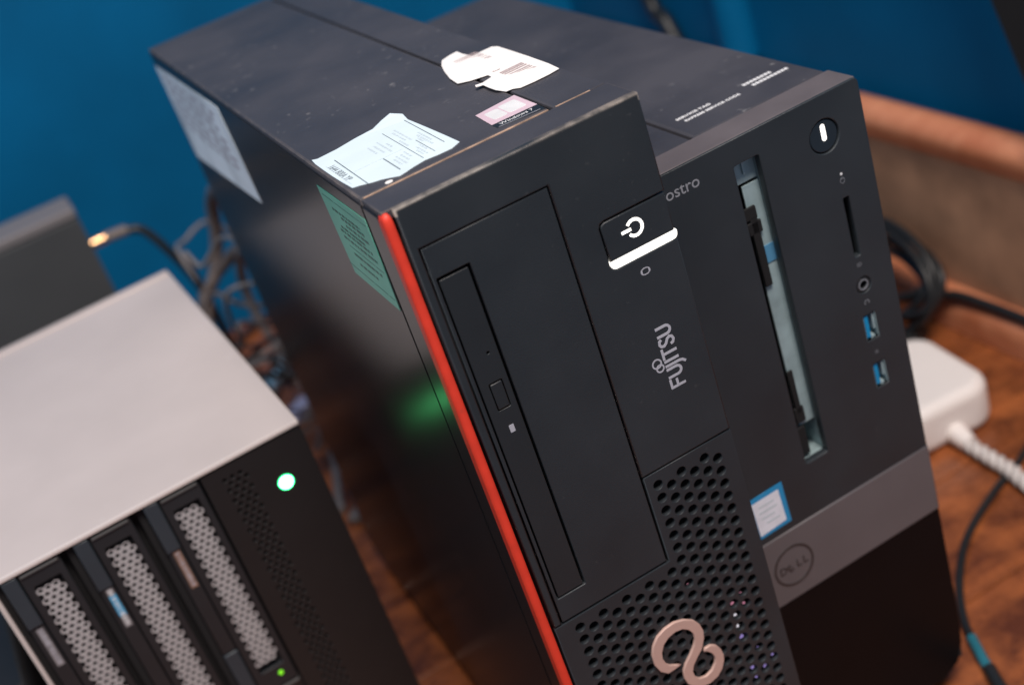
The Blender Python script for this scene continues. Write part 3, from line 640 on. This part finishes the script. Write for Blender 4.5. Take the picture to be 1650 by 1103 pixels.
# ------------------------------------------------------------------ loose cables
M['teal_sleeve'] = mat('teal_sleeve', (0.025, 0.15, 0.20), 0.25)  # colour of the painted cable highlight and of the real box tab
cbl = thing('cable', (190, 14, 0), 0, 'thin black cable with teal end curving over the desk in front of the white adapter', 'cable', 'loose cables on the desk')
tube('cord', [(a - 190, b - 14, 2.4) for a, b in ((360, 150), (317, 127), (284, 115), (251, 99), (226, 78), (209, 57), (200, 40), (196, 30))], 2.1, 'black_cable', cbl)
tube('sleeve', [(a - 190, b - 14, 2.7) for a, b in ((202, 44), (199, 37), (196, 30), (193.5, 23))], 2.6, 'teal_sleeve', cbl)  # teal segment puts a bluish highlight onto the black cable
tube('plug_end', [(a - 190, b - 14, 3.2) for a, b in ((194, 24), (190, 14), (186, 0), (183, -20))], 3.1, 'black_cable', cbl)
bm = bmesh.new(); rnd = random.Random(3); pts = []
for t in range(0, 7 * 24):
    a = 2 * math.pi * t / 24; lp = t / 24
    ry = 51 + 11 * math.sin(lp * 2.1 + 0.6 * math.sin(a)); rz_ = 24 + 12 * math.cos(lp * 1.7)
    tl = (math.sin(a) + 1) / 2
    pts.append(Vector((352 + 26 * tl + (lp - 3.5) * 1.6, 298 + ry * math.cos(a) + 6 * math.sin(lp * 2.3), 37 + rz_ * math.sin(a) + (lp - 3.5) * 1.2)))
bm_tube(bm, pts, 2.3, 8)
o = from_bm('cable_coil', bm, 'black_cable', None, 50)
tag(o, 'coil of black cable propped against the dusty wooden board', 'cable', 'loose cables on the desk')
o = tube('cable', [(372, 300, 14), (376, 270, 22), (384, 250, 27.2), (387, 225, 27.2), (388, 190, 27.2), (387, 140, 27.2), (388, 60, 27.2)], 3.0, 'black_cable')
tag(o, 'black cable lying along the lower moulding of the board', 'cable', 'loose cables on the desk')
o = tube('plug', [(362, 262, 8), (350, 257, 8), (338, 252, 8)], lambda t: 7.5 - 1.5 * t, 'black_cable')
tag(o, 'black plug lying between the cable coil and white adapter', 'plug')
o = tube('cable', [(416, 640, 330), (417, 612, 178), (417, 590, 150), (416.5, 565, 110), (414, 540, 60), (396, 520, 6)], 6.0, 'black_cable')
o.location = (0, 0, 0)
tag(o, 'thick black cable hanging down the blue wall behind the shorter computer', 'cable')
bm = bmesh.new(); bm_tube(bm, [Vector((417, 487, z)) for z in (139, 220, 320, 480, 700)], 15, 20)  # added rod imitating a bright streak of light on the wall
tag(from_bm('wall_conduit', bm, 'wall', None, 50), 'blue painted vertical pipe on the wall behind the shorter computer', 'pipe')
# monitor arm entering the picture at the upper right
arm = thing('monitor_arm', (408, 50, 139), 0, 'black monitor arm at the upper right corner of the picture', 'monitor arm')
bm = bmesh.new()
def bar(bm, a, b, wx, wy):
    a, b = Vector(a), Vector(b); d = (b - a).normalized(); x = Vector((1, 0, 0)); yv = d.cross(x).normalized()
    r0 = [bm.verts.new((a + x * sx * wx + yv * sy * wy) * S) for sx, sy in ((-1, -1), (1, -1), (1, 1), (-1, 1))]
    r1 = [bm.verts.new((b + x * sx * wx + yv * sy * wy) * S) for sx, sy in ((-1, -1), (1, -1), (1, 1), (-1, 1))]
    for i in range(4): bm.faces.new((r0[i], r0[(i + 1) % 4], r1[(i + 1) % 4], r1[i]))
    bm.faces.new(r0); bm.faces.new(r1)
bar(bm, (-8, 95, 10), (-8, 165, 192), 7, 17)
from_bm('arm_strut', bm, 'rubber', arm)
box('arm_clamp', -20, 6, 60, 120, 0.2, 26, 'rubber', arm, bev=3)

# ------------------------------------------------------------------ clutter behind the enclosure
gb = thing('network_box', (-64, 560, 0), 0, 'dark grey upright box with paler top behind the silver enclosure', 'box')
box('box_front', -240, 0, 0, 33, 0.3, 214, 'grey_box', gb, bev=1.5)
box('box_top', -240.2, 0.2, -0.4, 36, 214.2, 221.5, 'grey_box_top', gb, bev=2)
cb = thing('cable', (-62, 576, 0), 0, 'black cable with gold plug in the side of the grey box', 'cable', 'cables behind the computers')
tube('plug_tip', [(-1.5, 0, 188), (4, 0, 188), (9, 0, 188)], 3.8, 'gold', cb)
tube('plug_grip', [(8.5, 0, 188), (16, 0, 187.6), (24, 0, 187)], 3.9, 'brown_cable', cb)
tube('cord', [(23, 0, 187), (34, -2, 182), (44, -6, 160), (52, -6, 130), (56, 10, 80), (60, 30, 20), (64, 60, 3.5)], 3.2, 'black_cable', cb)
for pts, r, mt, lab in [
    ([(16, 352, 215), (17, 410, 205), (19, 470, 178), (20, 530, 150), (18, 560, 118), (19, 570, 85), (24, 572, 50), (29, 566, 15), (32, 545, 4)], 3.6, 'grey_cable', 'grey cable dropping from behind the red striped computer to the desk'),
    ([(24, 352, 240), (22, 480, 216), (20, 540, 192), (14, 560, 158), (2, 566, 132), (-10, 565, 118), (-20, 560, 90), (-22, 560, 30), (-10, 540, 4)], 4.6, 'brown_cable', 'brownish grey looped cable beside the rear of the enclosure'),
    ([(30, 352, 180), (24, 500, 165), (10, 550, 142), (-4, 562, 128), (-14, 570, 112), (-20, 575, 70), (-10, 590, 4.8)], 4.2, 'brown_cable', 'second brownish cable crossing low beside the enclosure'),
    ([(40, 700, 3.2), (33, 610, 3.2), (29, 560, 3.2), (25, 516, 3.2), (11, 460, 3.2), (2, 428, 3.2), (-2, 410, 3.2)], 3.0, 'grey_cable', 'grey cable lying in the gap between enclosure and computer'),
    ([(60, 765, 3), (20, 742, 3), (-20, 700, 3), (-60, 690, 3), (-120, 720, 3)], 2.8, 'black_cable', 'black cable at the foot of the rear wall'),
    ([(-70, 700, 3), (-30, 660, 3), (10, 640, 3), (60, 640, 3)], 2.6, 'grey_cable', 'thin grey cable on the desk near the rear wall')]:
    o = tube('cable', pts, r, mt); tag(o, lab, 'cable', 'cables behind the computers')
def plug(pts, wd, hg, mt, lab):
    a, b = Vector(pts[0]), Vector(pts[1]); L_ = (b - a).length; bm = bmesh.new()
    bm_box(bm, 0, L_, -wd / 2, wd / 2, 0, hg, 1.5); bm_box(bm, L_ - 0.2, L_ + 6, -wd / 3, wd / 3, hg * 0.25, hg * 0.75, 0.6)
    o = from_bm('plug', bm, mt, None, 40); o.location = a * S; o.rotation_euler = (0, 0, math.atan2(b.y - a.y, b.x - a.x)); tag(o, lab, 'plug')
plug([(6, 618, 0.2), (29, 656, 0.2)], 10, 8, 'blue_plug', 'pale blue plug on the desk behind the enclosure')
plug([(6, 556, 0.2), (28, 573, 0.2)], 13, 9, 'lilac_plug', 'lilac plug beside the rear corner of the enclosure')
plug([(0, 392, 0.2), (13, 404, 0.2)], 9, 6, 'grey_cable', 'small grey plug in the gap beside the enclosure')
bm = bmesh.new(); bmesh.ops.create_uvsphere(bm, u_segments=14, v_segments=8, radius=4.5 * S)
for v in bm.verts: v.co.z = v.co.z * 0.8 + 4.0 * S
o = from_bm('thumb_screw', bm, 'gold', None, 60); o.location = Vector((47, 665, 0)) * S  # gold ball shaped to imitate an out-of-focus highlight
tag(o, 'small brass knob on the desk behind the computer', 'screw')

rt = random.Random(11)
for k in range(8):
    x0, y0 = rt.uniform(2, 60), 352
    zt = rt.uniform(60, 230); pts = [(x0, y0, zt), (x0 + rt.uniform(-8, 8), y0 + 60, zt - rt.uniform(0, 20))]
    y_ = y0 + 60; z_ = zt
    for q in range(6):
        y_ += rt.uniform(15, 45); z_ = max(4 + rt.uniform(0, 6), z_ - rt.uniform(-10, 62))
        pts.append((rt.uniform(-34, 34), y_, z_))
    pts.append((rt.uniform(-30, 60), y_ + 40, 2.4))
    pale = k % 3 == 1
    o = tube('cable', pts, rt.uniform(1.0, 1.7), 'grey_cable' if pale else ('black_cable' if k % 3 else 'brown_cable'), per=8, n=8)
    tag(o, ['thin brownish cable in the tangle between enclosure and rear wall', 'thin pale grey cable in the tangle between enclosure and rear wall', 'thin black cable in the tangle between enclosure and rear wall'][k % 3], 'cable', 'thin cables tangled behind the computers')

# black equipment standing left of the enclosure
eq = thing('equipment_box', (-180, 175, 0), 0.03, 'matt black box with teal tab at the lower left beside the silver enclosure', 'box')
box('box_shell', -190, 0, 0, 230, 0.3, 150, 'nplastic', eq, bev=2)
box('tab', -14, -3, -1.5, 20, 118, 136, 'teal_sleeve', eq, bev=1)
